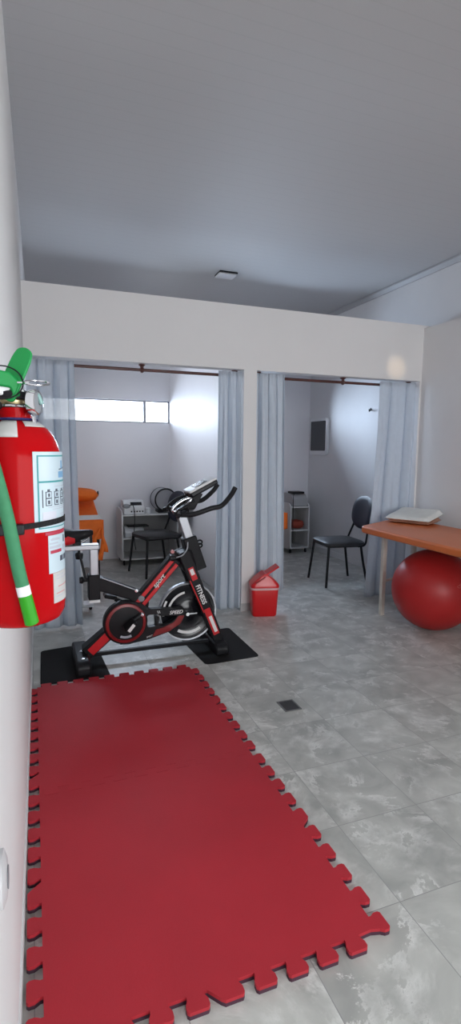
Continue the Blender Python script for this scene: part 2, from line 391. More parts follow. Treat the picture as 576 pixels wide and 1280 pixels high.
# ------------------------------------------------------------------ curtains
def curtain(label, m_, top, bot, ph, folds, yc=4.300, ybot=None, amp=.036, z0=.03, z1=2.09, nu=150, nv=40):
    ybot = yc if ybot is None else ybot
    V = []; F = []
    for j in range(nv+1):
        v = j/nv; z = z1 + (z0-z1)*v
        xa = top[0] + (bot[0]-top[0])*v**1.3; xb = top[1] + (bot[1]-top[1])*v**1.3
        k = .45 + .55*min(1, v*5)
        for i in range(nu+1):
            u = i/nu
            uu = u + .05*sin(6*u+ph)*(.4+.6*v)
            d = 1 - 2*abs(sin(pi*folds*uu + ph + .3*sin(2.2*v+ph)))**.45
            d2 = .15*sin(2*pi*folds*1.7*u + 1.3*ph)
            hdr = .2*sin(2*pi*folds*3.3*u)*max(0, 1-v*14)
            y = yc + (ybot-yc)*v + amp*k*(d+d2+hdr)
            V.append((xa+(xb-xa)*u + .006*sin(2*pi*folds*2*u+ph)*k*min(1, 12*u*(1-u)), y, z))
    for j in range(nv):
        for i in range(nu):
            a = j*(nu+1)+i; F.append((a, a+1, a+nu+2, a+nu+1))
    t = thing('curtain', label, 'curtain', ((bot[0]+bot[1])/2, ybot, z0), 'grey-blue doorway curtains')
    MB().add(V, F).build('curtain_panel', m_, t, True, solid=.002)
    # gathered pleat tape along the head
    n = max(3, int(folds*1.6))
    for i in range(n):
        x = top[0]+(top[1]-top[0])*(i+.5)/n
        MB().tube([(x, 4.356-.017*cos(a), 2.064+.017*sin(a)) for a in [2*pi*q/16 for q in range(16)]], .0022, 6, True).build('curtain_ring', BLACK, t, True)
    return t
curtain('grey-blue curtain gathered at the left wall behind the fire extinguisher', CURT, (-.03, .315), (-.03, .335), .4, 3.2, z0=.02)
curtain('grey-blue curtain gathered on the left of the white pillar', CURT, (1.484, 1.688), (1.45, 1.69), 2.2, 2.7, z0=.03)
curtain('grey-blue curtain gathered on the right of the white pillar behind the red bin', CURTL, (1.8225, 2.10), (1.8225, 2.135), 1.1, 3.6, z0=.16)
curtain('grey-blue curtain hanging at the right wall behind the orange table', CURT, (3.10, 3.50), (3.0, 3.44), .2, 2.4, ybot=4.29, z0=.015)

# ------------------------------------------------------------------ puzzle mats
def side(a, b, centres, slant=None, t=.042, first_corner=False):
    """one edge of a mat: dovetail tabs at the given distances from a; slant = (index, -1 or 1)"""
    a = Vector(a); b = Vector(b); d = (b-a).normalized(); nrm = Vector((d.y, -d.x)); pts = []
    for i, c in enumerate(centres):
        tab = [(-.0235, 0), (-.0235, .18), (-.0305, .5), (-.0305, .86), (-.025, 1), (.025, 1), (.0305, .86), (.0305, .5), (.0235, .18), (.0235, 0)]
        if slant and slant[0] == i:
            if slant[1] < 0: tab = [(-.062, 0), (-.034, .8), (-.024, 1)] + tab[5:]
            else: tab = tab[:5] + [(.024, 1), (.034, .8), (.062, 0)]
        if first_corner and i == 0:
            tab = [(-.015, -.45), (-.022, .2), (-.0305, .5), (-.0305, .86), (-.025, 1)] + tab[5:]
        for q, o in tab: pts.append(tuple(a + d*(c+q) + nrm*t*o))
    return pts
X0, X1, Y1, Y2, Y3 = -.018, .915, 1.172, 2.180, 3.193
P1 = (Y2-Y1)/10; P2 = (Y3-Y2)/10
join = side((X0, Y2), (X1, Y2), [.05+.0925*i for i in range(10)], t=.04)
near = [(X0, Y1)] + side((X0, Y1), (X1, Y1), [X1-X0-.088-.095*k for k in range(8, -1, -1)], (4, -1)) \
    + side((X1, Y1), (X1, Y2), [.018+P1*i for i in range(10)], (5, -1), first_corner=True) + [(X1, Y2)] + list(reversed(join)) + [(X0, Y2)] \
    + side((X0, Y2), (X0, Y1), [.05+P1*i for i in range(10)], (5, -1))
far = [(X0, Y2)] + [(x, y+.0012) for x, y in join] + [(X1, Y2)] + side((X1, Y2), (X1, Y3), [.035+P2*i for i in range(10)], (5, -1)) + [(X1, Y3)] \
    + side((X1, Y3), (X0, Y3), [.045+.093*i for i in range(10)]) + [(X0, Y3)] + side((X0, Y3), (X0, Y2), [.04+P2*i for i in range(10)], (9, -1))
for pl, lab in ((near, 'red interlocking foam floor mat nearest the camera'), (far, 'red interlocking foam floor mat beside the exercise bike')):
    cx = .45; cy = sum(p[1] for p in pl)/len(pl)
    t = thing('foam_puzzle_mat', lab, 'floor mat', (cx, cy, 0), 'red foam puzzle mats')
    MB().prism(pl, .011, .021, 'xy').build('top_layer', RED_MAT, t)
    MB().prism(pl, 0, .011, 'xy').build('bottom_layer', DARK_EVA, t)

# ------------------------------------------------------------------ black rubber mats under the bike
def rmat(pts, label):
    o = MB().prism(rpoly(pts, .03), 0, .005, 'xy').build('rubber_mat', RUBBER, bevel=.001)
    tag(o, label, 'floor mat', 'black rubber mats under the bike')
rmat([(.0, 3.26), (.42, 3.255), (.39, 3.89), (.01, 3.83)], 'black rubber mat under the rear foot of the exercise bike')
rmat([(1.04, 3.235), (1.10, 3.23), (1.44, 3.25), (1.44, 3.87), (1.0, 3.84)], 'black rubber mat under the front foot of the exercise bike')

# ------------------------------------------------------------------ exercise bike
Y0 = 3.5
t = bike = thing('exercise_bike', 'black and red indoor cycling bike standing on black rubber mats', 'exercise bike', (.75, Y0, 0))
def foot(x0, x1, ya, yb, h, name):
    f = MB().prism(rpoly([(ya, .006), (yb, .006), (yb, h*.75), (yb-.04, h), (ya+.04, h), (ya, h*.75)], .02), x0, x1, 'yz').build(name, BLACKP, t, bevel=.012)
    return f
rs = foot(.215, .305, 3.28, 3.74, .095, 'rear_stabilizer')
for y in (3.36, 3.5): MB().lathe([(.012, .0955), (.010, .099), (0, .1)], (.26, y, 0), 12).build('bolt', CHROME, rs, True)
fs_ = foot(1.15, 1.245, 3.33, 3.74, .085, 'front_stabilizer')
MB().b2((.29, Y0, .045), (1.17, Y0+.03, .07)).build('base_rail', BLACK, t, bevel=.004)
# rear leg
def bar2(a, b, w, y0, y1, name, m_, par=None, bev=.006, w2=None):
    a = Vector(a); b = Vector(b); d = (b-a).normalized(); n = Vector((-d.y, d.x)); w2 = w2 or w
    return MB().prism([tuple(a+n*w/2), tuple(b+n*w2/2), tuple(b-n*w2/2), tuple(a-n*w/2)], y0, y1).build(name, m_, par or t, bevel=bev)
rl = bar2((.29, .085), (.52, .27), .085, 3.455, 3.55, 'rear_leg', BLACK, w2=.075)
bar2((.315, .095), (.45, .215), .055, 3.449, 3.456, 'red_inlay', BIKERED, rl, .002)
# chain guard
gc = (.545, .28)
g = MB().lathe([(.0, 3.415), (.115, 3.415), (.135, 3.42), (.147, 3.435), (.147, 3.475), (0, 3.475)], (gc[0], 0, gc[1]), 64, 'y').build('chain_guard', BLACKP, t, True)
MB().lathe([(.112, 3.4145), (.114, 3.411), (.130, 3.414), (.134, 3.419), (.112, 3.4145)], (gc[0], 0, gc[1]), 64, 'y', cap=False).build('red_ring', DARKRED, g, True)
MB().ringseg(gc, .085, .10, -2.0, -1.2, 3.412, 3.4155, 14).build('printed_arc', GREYINK, g)
arm = MB().prism(rpoly([(.58, .425), (.655, .40), (.70, .362), (.945, .345), (.955, .30), (.93, .292), (.78, .305), (.765, .318), (.695, .322), (.68, .30), (.60, .25)], .012), 3.42, 3.47).build('guard_arm', BLACKP, t, bevel=.004)
low = MB().prism(rpoly([(.50, .138), (.56, .133), (.70, .152), (.84, .19), (.92, .235), (.955, .30), (.90, .302), (.865, .262), (.80, .236), (.765, .245), (.77, .30), (.74, .31), (.745, .238), (.69, .235), (.685, .30), (.62, .3)], .01), 3.42, 3.47).build('guard_arm', BLACKP, t, bevel=.003)
MB().prism(rpoly([(.72, .168), (.84, .197), (.915, .24), (.945, .295), (.905, .297), (.87, .255), (.80, .226), (.745, .215)], .008), 3.414, 3.421).build('red_swoosh', DARKRED, low, bevel=.002)
text('lettering', 'SPEED', .034, WHITED, arm, (.885, 3.418, .322), FRONT, shear=.3, bold=.0006)
text('lettering', '\\\\\\', .026, WHITED, arm, (.765, 3.418, .335), FRONT, bold=.0004)
text('lettering', 'SPIRIT', .016, WHITED, low, (.70, 3.418, .172), R('Y', -14) @ FRONT, shear=.3)
# flywheel
fc = (.99, .297)
fw = MB().lathe([(0, 3.488), (.05, 3.488), (.06, 3.495), (.15, 3.495), (.165, 3.484), (.205, 3.484), (.205, 3.52), (.165, 3.52), (.15, 3.51), (0, 3.51)], (fc[0], 0, fc[1]), 72, 'y').build('flywheel', GLOSSB, t, True)
MB().lathe([(.196, 3.4835), (.207, 3.482), (.2085, 3.486), (.2085, 3.518), (.207, 3.522), (.196, 3.5205), (.2055, 3.515), (.2055, 3.488), (.196, 3.4835)], (fc[0], 0, fc[1]), 72, 'y', cap=False).build('steel_rim', SILVER, fw, True)
MB().ringseg(fc, .135, .150, radians(100), radians(165), 3.482, 3.486).build('white_arc', WHITED, fw)
MB().ringseg(fc, .138, .158, radians(240), radians(305), 3.482, 3.485).build('white_arc', WHITED, fw)
MB().ringseg(fc, .172, .186, radians(150), radians(185), 3.481, 3.4845).build('white_arc', WHITED, fw)
MB().lathe([(0, 3.455), (.012, 3.455), (.014, 3.46), (.014, 3.49)], (fc[0]-.01, 0, fc[1]-.01), 16, 'y').build('axle_nut', CHROME, fw, True)
MB().b2((fc[0]-.005, 3.462, fc[1]-.014), (fc[0]+.06, 3.468, fc[1]-.006)).build('tensioner', CHROME, fw)
# fork blades
for ya, yb in ((3.425, 3.455), (3.55, 3.58)):
    f = bar2((.945, .735), (1.215, .05), .085, ya, yb, 'fork_blade', BLACK, bev=.008, w2=.075)
    if ya < 3.5:
        dx, dz = 1.215-.945, .05-.735
        def q(u): return (.945+dx*u, .735+dz*u)
        bar2(q(.16), q(.29), .040, 3.419, 3.426, 'decal', BIKERED, f, .002)
        bar2(q(.175), q(.235), .026, 3.417, 3.4205, 'decal', WHITED, f, .001)
        bar2(q(.60), q(.88), .045, 3.419, 3.426, 'decal', BIKERED, f, .002)
        bar2((q(.68)[0]+.002, q(.68)[1]), (q(.85)[0]+.004, q(.85)[1]), .024, 3.417, 3.4205, 'decal', WHITED, f, .001)
        bar2((q(.28)[0]-.034, q(.28)[1]-.01), (q(.64)[0]-.03, q(.64)[1]), .008, 3.421, 3.4255, 'decal', BIKERED, f, .001)
        ang = math.degrees(math.atan2(-dz, dx))
        text('lettering', 'FITNESS', .046, WHITED, f, (q(.445)[0], 3.421, q(.445)[1]), R('Y', ang) @ FRONT, squash=.92, bold=.001)
bar2((.955, .735), (1.0, .60), .105, 3.43, 3.575, 'fork_crown', BLACK, bev=.02, w2=.1)
# red down tube
dt = bar2((.60, .345), (.905, .685), .088, 3.46, 3.54, 'down_tube', BLACK, bev=.012)
for off in (-.024, .018):
    d = Vector((.305, .34)).normalized(); n = Vector((-d.y, d.x))*off
    bar2((.635+n.x, .385+n.y), (.885+n.x, .664+n.y), .026, 3.452, 3.461, 'red_stripe', BIKERED, dt, .003)
text('lettering', 'sport', .047, WHITED, dt, (.775, 3.450, .540), R('Y', -48) @ FRONT, shear=.25, bold=.0006)
# rear beam, seat sleeve, post
bm_ = MB().prism(rpoly([(.375, .588), (.40, .588), (.655, .475), (.71, .40), (.70, .34), (.60, .36), (.585, .425), (.40, .495), (.375, .50)], .012), 3.455, 3.545).build('rear_beam', BLACK, t, bevel=.008)
bar2((.40, .590), (.615, .494), .006, 3.449, 3.456, 'silver_line', SILVER, bm_, .001)
MB().lathe([(0, 3.446), (.011, 3.447), (.012, 3.456)], (.622, 0, .487), 14, 'y').build('bolt', CHROME, bm_, True)
MB().lathe([(.02, 3.448), (.022, 3.456)], (.655, 0, .43), 20, 'y').build('pivot', GREYP, bm_, True)
sl = MB().b2((.312, 3.455, .445), (.388, 3.545, .612)).build('seat_sleeve', BLACK, t, bevel=.008)
MB().b2((.314, 3.457, .425), (.386, 3.543, .445)).build('end_cap', WHITEP, sl, bevel=.005)
MB().b2((.326, 3.468, .60), (.381, 3.532, .785)).build('seat_post', SILVER, t, bevel=.006)
sr = MB().b2((.13, 3.462, .778), (.388, 3.538, .812)).build('seat_slider', SILVER, t, bevel=.006)
MB().lathe([(.0, -.03), (.022, -.028), (.026, 0), (.022, .012), (.008, .016), (.008, .04)], (.262, 3.5, .745), 16).build('knob', BLACKP, sr, True)
MB().tube([(.262, 3.44, .755), (.292, 3.43, .60)], .008, 10).build('strap', BLACKP, sr, True)
kb = MB().lathe([(.0, -.03), (.02, -.028), (.024, -.01), (.014, .0), (.01, .04)], (.288, 3.5, .575), 14, 'x').build('adjust_knob', BLACKP, sl, True)
# saddle
def loft(secs, seg=20):
    V = []; F = []
    for (x, w, zt, zb) in secs:
        for k in range(seg):
            a = 2*pi*k/seg; c, s_ = cos(a), sin(a)
            V.append((x, Y0+w*math.copysign(abs(c)**.7, c), (zt+zb)/2+(zt-zb)/2*math.copysign(abs(s_)**.7, s_)))
    n = len(secs)
    for i in range(n-1):
        for k in range(seg): F.append((i*seg+k, i*seg+(k+1) % seg, (i+1)*seg+(k+1) % seg, (i+1)*seg+k))
    F.append(tuple(reversed(range(seg)))); F.append(tuple((n-1)*seg+k for k in range(seg)))
    return MB().add(V, F)
sd = loft([(.085, .04, .89, .845), (.095, .085, .912, .825), (.13, .105, .918, .815), (.18, .098, .915, .812), (.23, .06, .908, .822), (.29, .034, .907, .845), (.335, .026, .906, .862), (.352, .012, .900, .872)]).build('saddle', BLACKP, t, True)
loft([(.088, .09, .885, .83), (.13, .108, .900, .818), (.19, .102, .895, .815), (.235, .062, .872, .825)]).build('red_panel', BIKERED, sd, True)
MB().tube(smooth_path([(.33, 3.5, .875), (.30, 3.5, .835), (.2, 3.5, .82), (.13, 3.5, .832)]), .007, 8).build('saddle_rail', CHROME, sd, True)
MB().b2((.225, 3.475, .81), (.275, 3.525, .838)).build('saddle_clamp', BLACK, sd, bevel=.004)
# crank and pedals
cx_, cz_ = (.648, .335)
cr = MB().tube([(cx_, 3.405, cz_), (.56, 3.39, .285)], .016, 10).build('crank', BLACKP, t, True)
MB().lathe([(0, 3.386), (.010, 3.387), (.012, 3.41)], (cx_, 0, cz_), 12, 'y').build('axle_cap', CHROME, cr, True)
pd = MB().box((.558, 3.335, .29), (.085, .10, .028), R('Y', -40)).build('pedal', BLACKP, cr, bevel=.006)
MB().box((.558, 3.283, .29), (.055, .004, .020), R('Y', -50)).build('reflector', WHITED, pd)
cr = MB().tube([(cx_, 3.575, cz_), (.50, 3.60, .40)], .014, 10).build('crank', BLACKP, t, True)
pd = MB().box((.475, 3.66, .41), (.085, .10, .026), R('Y', 15)).build('pedal', BLACKP, cr, bevel=.006)
MB().tube(smooth_path([(.44, 3.63, .42), (.45, 3.63, .455), (.50, 3.63, .46), (.53, 3.63, .42)]), .007, 8).build('toe_cage', SILVER, pd, True)
MB().tube([(cx_, 3.40, cz_), (cx_, 3.60, cz_)], .013, 10).build('crank_axle', SILVER, t, True)
# head sleeve, post
hs = bar2((.992, .83), (1.062, .595), .095, 3.45, 3.55, 'head_sleeve', BLACK, bev=.008, w2=.115)
bar2((.935, 1.005), (1.003, .80), .062, 3.465, 3.535, 'handlebar_post', SILVER, bev=.006)
kn = MB().tube([(1.03, 3.49, .785), (1.07, 3.49, .775)], .007, 8).build('pop_pin', BLACKP, hs, True)
for z_ in (.764, .787):
    MB().tube([(1.075+.016*cos(a)*1.1, 3.49, z_+.014*sin(a)) for a in [2*pi*k/18 for k in range(18)]], .006, 8, True).build('pull_ring', BLACKP, kn, True)
bl = MB().tube(smooth_path([(.975, 3.44, .80), (.965, 3.425, .755), (.93, 3.42, .715), (.875, 3.42, .70)]), .0045, 8).build('brake_lever', SILVER, hs, True)
MB().lathe([(0, -.022), (.018, -.02), (.020, 0), (.018, .02), (0, .022)], (.865, 3.42, .70), 12, 'x').build('brake_knob', BLACKP, bl, True)
MB().lathe([(.0, 3.41), (.012, 3.412), (.013, 3.43)], (.862, 0, .745), 12, 'y').build('red_button', PINKP, bl, True)
# handlebar
hb = MB().tube([(.945, 3.33, 1.005), (.945, 3.67, 1.005)], .018, 14).build('handlebar', BLACKP, t, True)
MB().b2((.89, 3.45, .985), (.99, 3.55, 1.03)).build('clamp', BLACKP, hb, bevel=.01)
for y in (3.31, 3.69):
    s_ = -1 if y < 3.5 else 1
    MB().tube(smooth_path([(.90, y-s_*.03, 1.002), (.98, y, 1.008), (1.09, y+s_*.02, 1.045), (1.165, y+s_*.02, 1.062), (1.235, y, 1.125), (1.272, y-s_*.01, 1.178)]), [.017]*31, 12).build('grip', BLACKP, hb, True)
    MB().tube(smooth_path([(.872, y, 1.0), (.90, y-s_*.04, 1.008), (.945, y-s_*.05, 1.008)]), .018, 12).build('grip', GLOSSB, hb, True)
for y in (3.43, 3.57):
    MB().tube([(.93+.075*cos(a)*cos(.55)-.022*sin(a)*sin(.55), y, 1.06+.075*cos(a)*sin(.55)+.022*sin(a)*cos(.55)) for a in [2*pi*k/24 for k in range(24)]], .010, 10, True).build('elbow_loop', CHROME if y < 3.5 else BLACKP, hb, True)
    MB().box((.945, y, 1.045), (.17, .06, .018), R('Y', -32)).build('elbow_rest', GLOSSB, hb, bevel=.008)
MB().prism(rpoly([(.97, 1.02), (1.03, 1.02), (1.09, 1.13), (1.03, 1.13), (.99, 1.09)], .012), 3.46, 3.54).build('console_neck', BLACKP, hb, bevel=.008)
cn = MB().box((1.085, 3.5, 1.168), (.215, .17, .04), R('Y', -27)).build('console', GLOSSB, t, bevel=.012)
MB().box((1.076, 3.5, 1.188), (.212, .172, .018), R('Y', -27)).build('console_face', WHITEP, cn, bevel=.007)
MB().box((1.071, 3.5, 1.198), (.09, .11, .003), R('Y', -27)).build('display', SCREEN, cn)

# ------------------------------------------------------------------ fire extinguisher
EX, EY = -.021, .80; RR = .0600
t = ext = thing('fire_extinguisher', 'red fire extinguisher with green lever and hose hung on the left wall', 'fire extinguisher', (EX, EY, 1.18))
prof = [(0, 1.190), (.035, 1.187), (.046, 1.185), (.054, 1.189), (.059, 1.199), (RR, 1.212), (RR, 1.405)]
for i in range(1, 9):
    a = pi/2*i/8*.95; prof.append((.020+.040*cos(a), 1.405+.062*sin(a)))
prof += [(.021, 1.468), (.0215, 1.484), (0, 1.484)]
body = MB().lathe(prof, (EX, EY, 0), 72).build('cylinder_body', EXTRED, t, True)
MB().lathe([(.0215, 1.4665), (.029, 1.467), (.030, 1.4685), (.029, 1.470), (.0215, 1.4705)], (EX, EY, 0), 32, cap=False).build('blue_seal', mat('dark_blue_seal', (.02, .02, .10), .4), t, True)
vb = MB().lathe([(.0, 1.4845), (.0228, 1.4845), (.0228, 1.488), (.018, 1.489), (.018, 1.495), (.021, 1.497), (.021, 1.505), (.012, 1.510), (0, 1.512)], (EX, EY, 0), 24).build('valve', BLACKP, t, True)
MB().lathe([(.0229, 1.4850), (.0236, 1.4862), (.0229, 1.4875)], (EX, EY, 0), 24, cap=False).build('collar_ring', CHROME, vb, True)
MB().lathe([(.0182, 1.487), (.0195, 1.489), (.0195, 1.494), (.0182, 1.4955)], (EX, EY, 0), 24, cap=False).build('brass_nut', BRASS, vb, True)
# carrying handle (white/clear strap side) and green lever
ch = MB().prism(rpoly([(EX-.04, 1.500), (EX+.008, 1.500), (EX+.014, 1.506), (EX+.008, 1.512), (EX-.04, 1.514)], .003), EY-.016, EY+.016).build('carry_handle', WHITEP, vb, bevel=.002)
lv = MB()
rot = R('Y', -58) @ R('X', 8)
pl = rpoly([(-.030, -.017), (.030, -.0155), (.043, -.012), (.047, 0), (.043, .012), (.030, .0155), (-.030, .017)], .008, 5)
lever = MB().prism(pl, -.002, .002, 'xy')
lv_o = lever.build('lever', GREEN, vb, bevel=.0012, xf=Matrix.Translation((EX-.001, EY-.012, 1.522)) @ (R('Z', 0) @ R('Y', -66) @ R('X', 52)).to_4x4())
hd = MB().prism(rpoly([(EX-.045, 1.508), (EX-.045, 1.526), (EX-.025, 1.534), (EX-.004, 1.530), (EX+.006, 1.520), (EX+.008, 1.499), (EX-.001, 1.497), (EX-.004, 1.510), (EX-.022, 1.512), (EX-.026, 1.506)], .003), EY-.022, EY+.002).build('lever_head', GREEN, vb, bevel=.0025)
MB().tube([(EX-.014+.026*cos(a), EY-.026+.006*sin(a), 1.516+.022*sin(a)) for a in [2*pi*k/32 for k in range(32)]], .0010, 6, True).build('seal_wire', BLACK, vb, True)
# pin with ring
pn = MB().tube([(EX-.002, EY-.018, 1.517), (EX+.020, EY-.026, 1.517)], .0015, 8).build('safety_pin', CHROME, vb, True)
MB().tube([(EX+.029+.0165*cos(a), EY-.026+.014*sin(a), 1.517+.0045*sin(a)) for a in [2*pi*k/32 for k in range(32)]], .0013, 8, True).build('pin_ring', CHROME, pn, True)
# gauge
gz = 1.491; gx = EX+.026
Rg = R('Z', 66)
gg = MB().lathe([(0, -.010), (.010, -.010), (.0165, -.006), (.0175, 0), (.0165, .005), (.0148, .0055), (.0148, .003), (0, .003)], (gx, EY-.026, gz), 32, 'y', rot=Rg @ R('Z', 180)).build('pressure_gauge', CHROME, vb, True)
MB().lathe([(0, .0031), (.0148, .0033), (0, .0036)], (gx, EY-.026, gz), 24, 'y', rot=Rg @ R('Z', 180)).build('gauge_dial', GREYP, gg)
MB().tube([(gx-.004, EY-.020, gz), (EX+.012, EY-.008, gz)], .005, 10).build('gauge_stem', CHROME, gg, True)
MB().tube([(gx-.002, EY-.022, gz-.018), (gx-.001, EY-.022, gz-.030)], .003, 8).build('drop_tag', CHROME, gg, True)
MB().tube(smooth_path([(gx-.004, EY-.02, gz+.012), (gx+.004, EY-.022, gz+.010), (gx+.009, EY-.022, gz-.002)]), .003, 8).build('clip', mat('pale_teal_plastic', (.22, .38, .36), .4), gg, True)
# curved stickers
def sticker(name, m_, a0, a1, z0, z1, off=.0006, par=None, n=14, tilt=0, r=RR):
    V = []; F = []
    for i in range(n+1):
        a = radians(a0+(a1-a0)*i/n); dz = tilt*(i/n)
        for z in (z0+dz, z1+dz):
            for rr in (r+off-.0005, r+off): V.append((EX+rr*cos(a), EY+rr*sin(a), z))
    for i in range(n):
        k = i*4; F += [(k+1, k+5, k+7, k+3), (k, k+2, k+6, k+4), (k, k+4, k+5, k+1), (k+2, k+3, k+7, k+6)]
    F += [(0, 1, 3, 2), (n*4, n*4+2, n*4+3, n*4+1)]
    return MB().add(V, F).build(name, m_, par or t, True)
# angle: -90 faces the camera (-y), 0 faces +x
A0 = -70; A1 = 22
l1 = sticker('front_label', PAPER, A0, A1, 1.317, 1.425)
for (za, zb) in ((1.4185, 1.4205), (1.3835, 1.3860), (1.3215, 1.3230)): sticker('teal_rule', TEAL, A0+6, A1-3, za, zb, .0009, l1)
sticker('teal_rule', TEAL, A0+5, A0+7, 1.3215, 1.4205, .0009, l1, 2)
for i in range(4):
    a = A0+16+i*15
    p = sticker('pictogram', INK, a, a+10, 1.352, 1.3715, .0009, l1, 4)
    sticker('pictogram_field', PAPER, a+1.1, a+8.9, 1.3532, 1.3615, .0012, p, 4)
    sticker('pictogram_field', PAPER, a+1.1, a+8.9, 1.3632, 1.3705, .0012, p, 4)
    sticker('pictogram_mark', INK, a+3, a+6.5, 1.3545, 1.3595, .0015, p, 3)
    sticker('pictogram_mark', INK, a+3.5, a+6.5, 1.3645, 1.3690, .0015, p, 3)
    sticker('pictogram_tip', INK, a+3, a+7, 1.3715, 1.3745, .0009, p, 3)
sticker('side_caption', INK, A0+11, A0+12.3, 1.350, 1.374, .0009, l1, 2)
for z, a in ((1.3495, 20), (1.3465, 27), (1.3775, 32), (1.3355, 46), (1.3325, 46), (1.3385, 44), (1.3295, 30)): sticker('print_line', GREYINK, A0+a, A0+a+42, z, z+.0009, .0009, l1, 6)
sticker('grey_panel', mat('pale_grey_print', (.48, .49, .55), .5), A0+11, A0+34, 1.3265, 1.344, .0009, l1, 5)
sticker('blue_emblem', mat('blue_print', (.14, .30, .48), .5), A0+42, A0+70, 1.3895, 1.398, .0009, l1, 6)
sticker('emblem_swoosh', INK, A0+44, A0+70, 1.400, 1.4015, .0009, l1, 6, tilt=.003)
sticker('emblem_swoosh', mat('blue_print', (.14, .30, .48), .5), A0+50, A0+55, 1.402, 1.413, .0009, l1, 3)
l2 = sticker('service_label', PAPER, -52, 28, 1.258, 1.311, .0008)
sticker('crimson_bar', REDINK, -49, -26, 1.2855, 1.2900, .0011, l2, 6)
sticker('grey_bar', GREYINK, -22, 8, 1.2865, 1.2945, .0011, l2, 6)
sticker('crimson_bar', REDINK, -56, -10, 1.3118, 1.3158, .0007, l2, 8)
for a, b, z, h in ((-48, -30, 1.3035, .0025), (-50, -34, 1.2985, .0022), (-50, -28, 1.2925, .0035), (-46, -34, 1.306, .001)): sticker('print_line', GREYINK, a, b, z, z+h, .0011, l2, 5)
sticker('big_figures', INK, -30, -22, 1.2725, 1.280, .0011, l2, 3); sticker('big_figures', INK, -19, -8, 1.2725, 1.2800, .0011, l2, 3); sticker('hook_print', INK, -19, -15, 1.298, 1.308, .0011, l2, 3)
l3 = sticker('old_label', PAPER2, -45, 20, 1.2145, 1.2575, .0006)
for a, b, z, mm in ((-38, -20, 1.2525, GREYINK), (-40, -8, 1.248, GREYINK), (-36, -5, 1.2365, PINKP), (-40, -18, 1.227, PINKP), (-42, -24, 1.2225, GREYINK)): sticker('print_line', mm, a, b, z, z+.0012, .0009, l3, 5)
# sloped labels on the shoulder
def dome_label(a0, a1, name, b0, b1):
    V = []; F = []; n = 10; mm = 5
    for i in range(n+1):
        a = radians(a0+(a1-a0)*i/n)
        for j in range(mm+1):
            b = radians(b0+(b1-b0)*j/mm)
            V.append((EX+(.020+.0408*cos(b))*cos(a), EY+(.020+.0408*cos(b))*sin(a), 1.405+.0629*sin(b)))
    for i in range(n):
        for j in range(mm):
            k = i*(mm+1)+j; F.append((k, k+mm+1, k+mm+2, k+1))
    return MB().add(V, F).build(name, PAPER2, t, True, solid=.0004)
d1 = dome_label(-122, -86, 'shoulder_label', 38, 76); d2 = dome_label(-72, -22, 'shoulder_label', 58, 76)
# strap round the body
st = MB(); V = []; F = []; n = 60
for i in range(n):
    a = 2*pi*i/n; zz = 1.3245 + .006*max(0, cos(a+.2))
    for rr, z in ((RR+.0004, -.0038), (RR+.0026, -.0038), (RR+.0026, .0038), (RR+.0004, .0038)): V.append((EX+rr*cos(a), EY+rr*sin(a), zz+z))
for i in range(n):
    j = (i+1) % n
    for k in range(4): F.append((i*4+k, i*4+(k+1) % 4, j*4+(k+1) % 4, j*4+k))
MB().add(V, F).build('strap', RUBBER, t, True)
# hose
hp = [(EX-.030, EY-.045, 1.478), (EX-.036, EY-.060, 1.455), (EX-.0285, EY-.0685, 1.42), (EX-.0125, EY-.0715, 1.345), (EX-.0015, EY-.0705, 1.275), (EX+.0035, EY-.0695, 1.248)]
hs_ = MB().tube(smooth_path(hp), .0085, 20).build('hose', HOSEG, t, True)
MB().tube([(EX+.0030, EY-.0695, 1.2500), (EX+.0055, EY-.0695, 1.2370)], .0088, 20).build('white_band', WHITEP, hs_, True)
MB().tube([(EX+.0055, EY-.0695, 1.2375), (EX+.0085, EY-.0692, 1.2220), (EX+.0132, EY-.069, 1.198), (EX+.0136, EY-.069, 1.196)], [.0086, .0089, .0091, .006], 20).build('nozzle', NOZG, hs_, True)
MB().b2((EX-.026, EY-.0735, 1.3175), (EX+.008, EY-.060, 1.3315)).build('hose_clip', BLACKP, hs_, bevel=.002)
MB().tube([(EX-.020, EY-.02, 1.486), (EX-.030, EY-.045, 1.478)], .006, 10).build('hose_inlet', BLACKP, hs_, True)
MB().b2((lw(.8)-.0005, EY-.012, 1.46), (EX-.018, EY+.012, 1.466)).build('wall_bracket', BLACK, t)

# ------------------------------------------------------------------ waste bin
t = thing('waste_bin', 'small red plastic swing-lid bin at the foot of the white pillar', 'bin', (1.85, 4.08, 0))
def rr_loft(secs, c, n=5):
    V = []; F = []
    for (hw, hd_, r, z) in secs: V += [(c[0]+x, c[1]+y, z) for x, y in rrect(-hw, -hd_, hw, hd_, r, n)]
    k = (n+1)*4
    for i in range(len(secs)-1):
        for j in range(k): F.append((i*k+j, i*k+(j+1) % k, (i+1)*k+(j+1) % k, (i+1)*k+j))
    F.append(tuple(reversed(range(k)))); F.append(tuple((len(secs)-1)*k+j for j in range(k)))
    return MB().add(V, F)
bc = (1.855, 4.12)
RZ = Matrix.Translation((bc[0], bc[1], 0)) @ Matrix.Rotation(radians(-14), 4, 'Z')
rr_loft([(.100, .072, .03, .001), (.106, .078, .03, .012), (.119, .088, .034, .238), (.119, .088, .034, .242)], (0, 0)).build('bin_body', BINRED, t, True, xf=RZ)
rr_loft([(.122, .091, .036, .236), (.125, .094, .036, .240), (.125, .094, .036, .254), (.120, .089, .034, .256)], (0, 0)).build('bag_edge', PINKW, t, True, xf=RZ)
ld = rr_loft([(.124, .093, .036, .256), (.124, .093, .036, .272), (.118, .089, .034, .285), (.074, .086, .02, .330), (.014, .082, .008, .373), (.006, .08, .004, .376)], (0, 0)).build('lid', BINRED, t, True, xf=RZ)
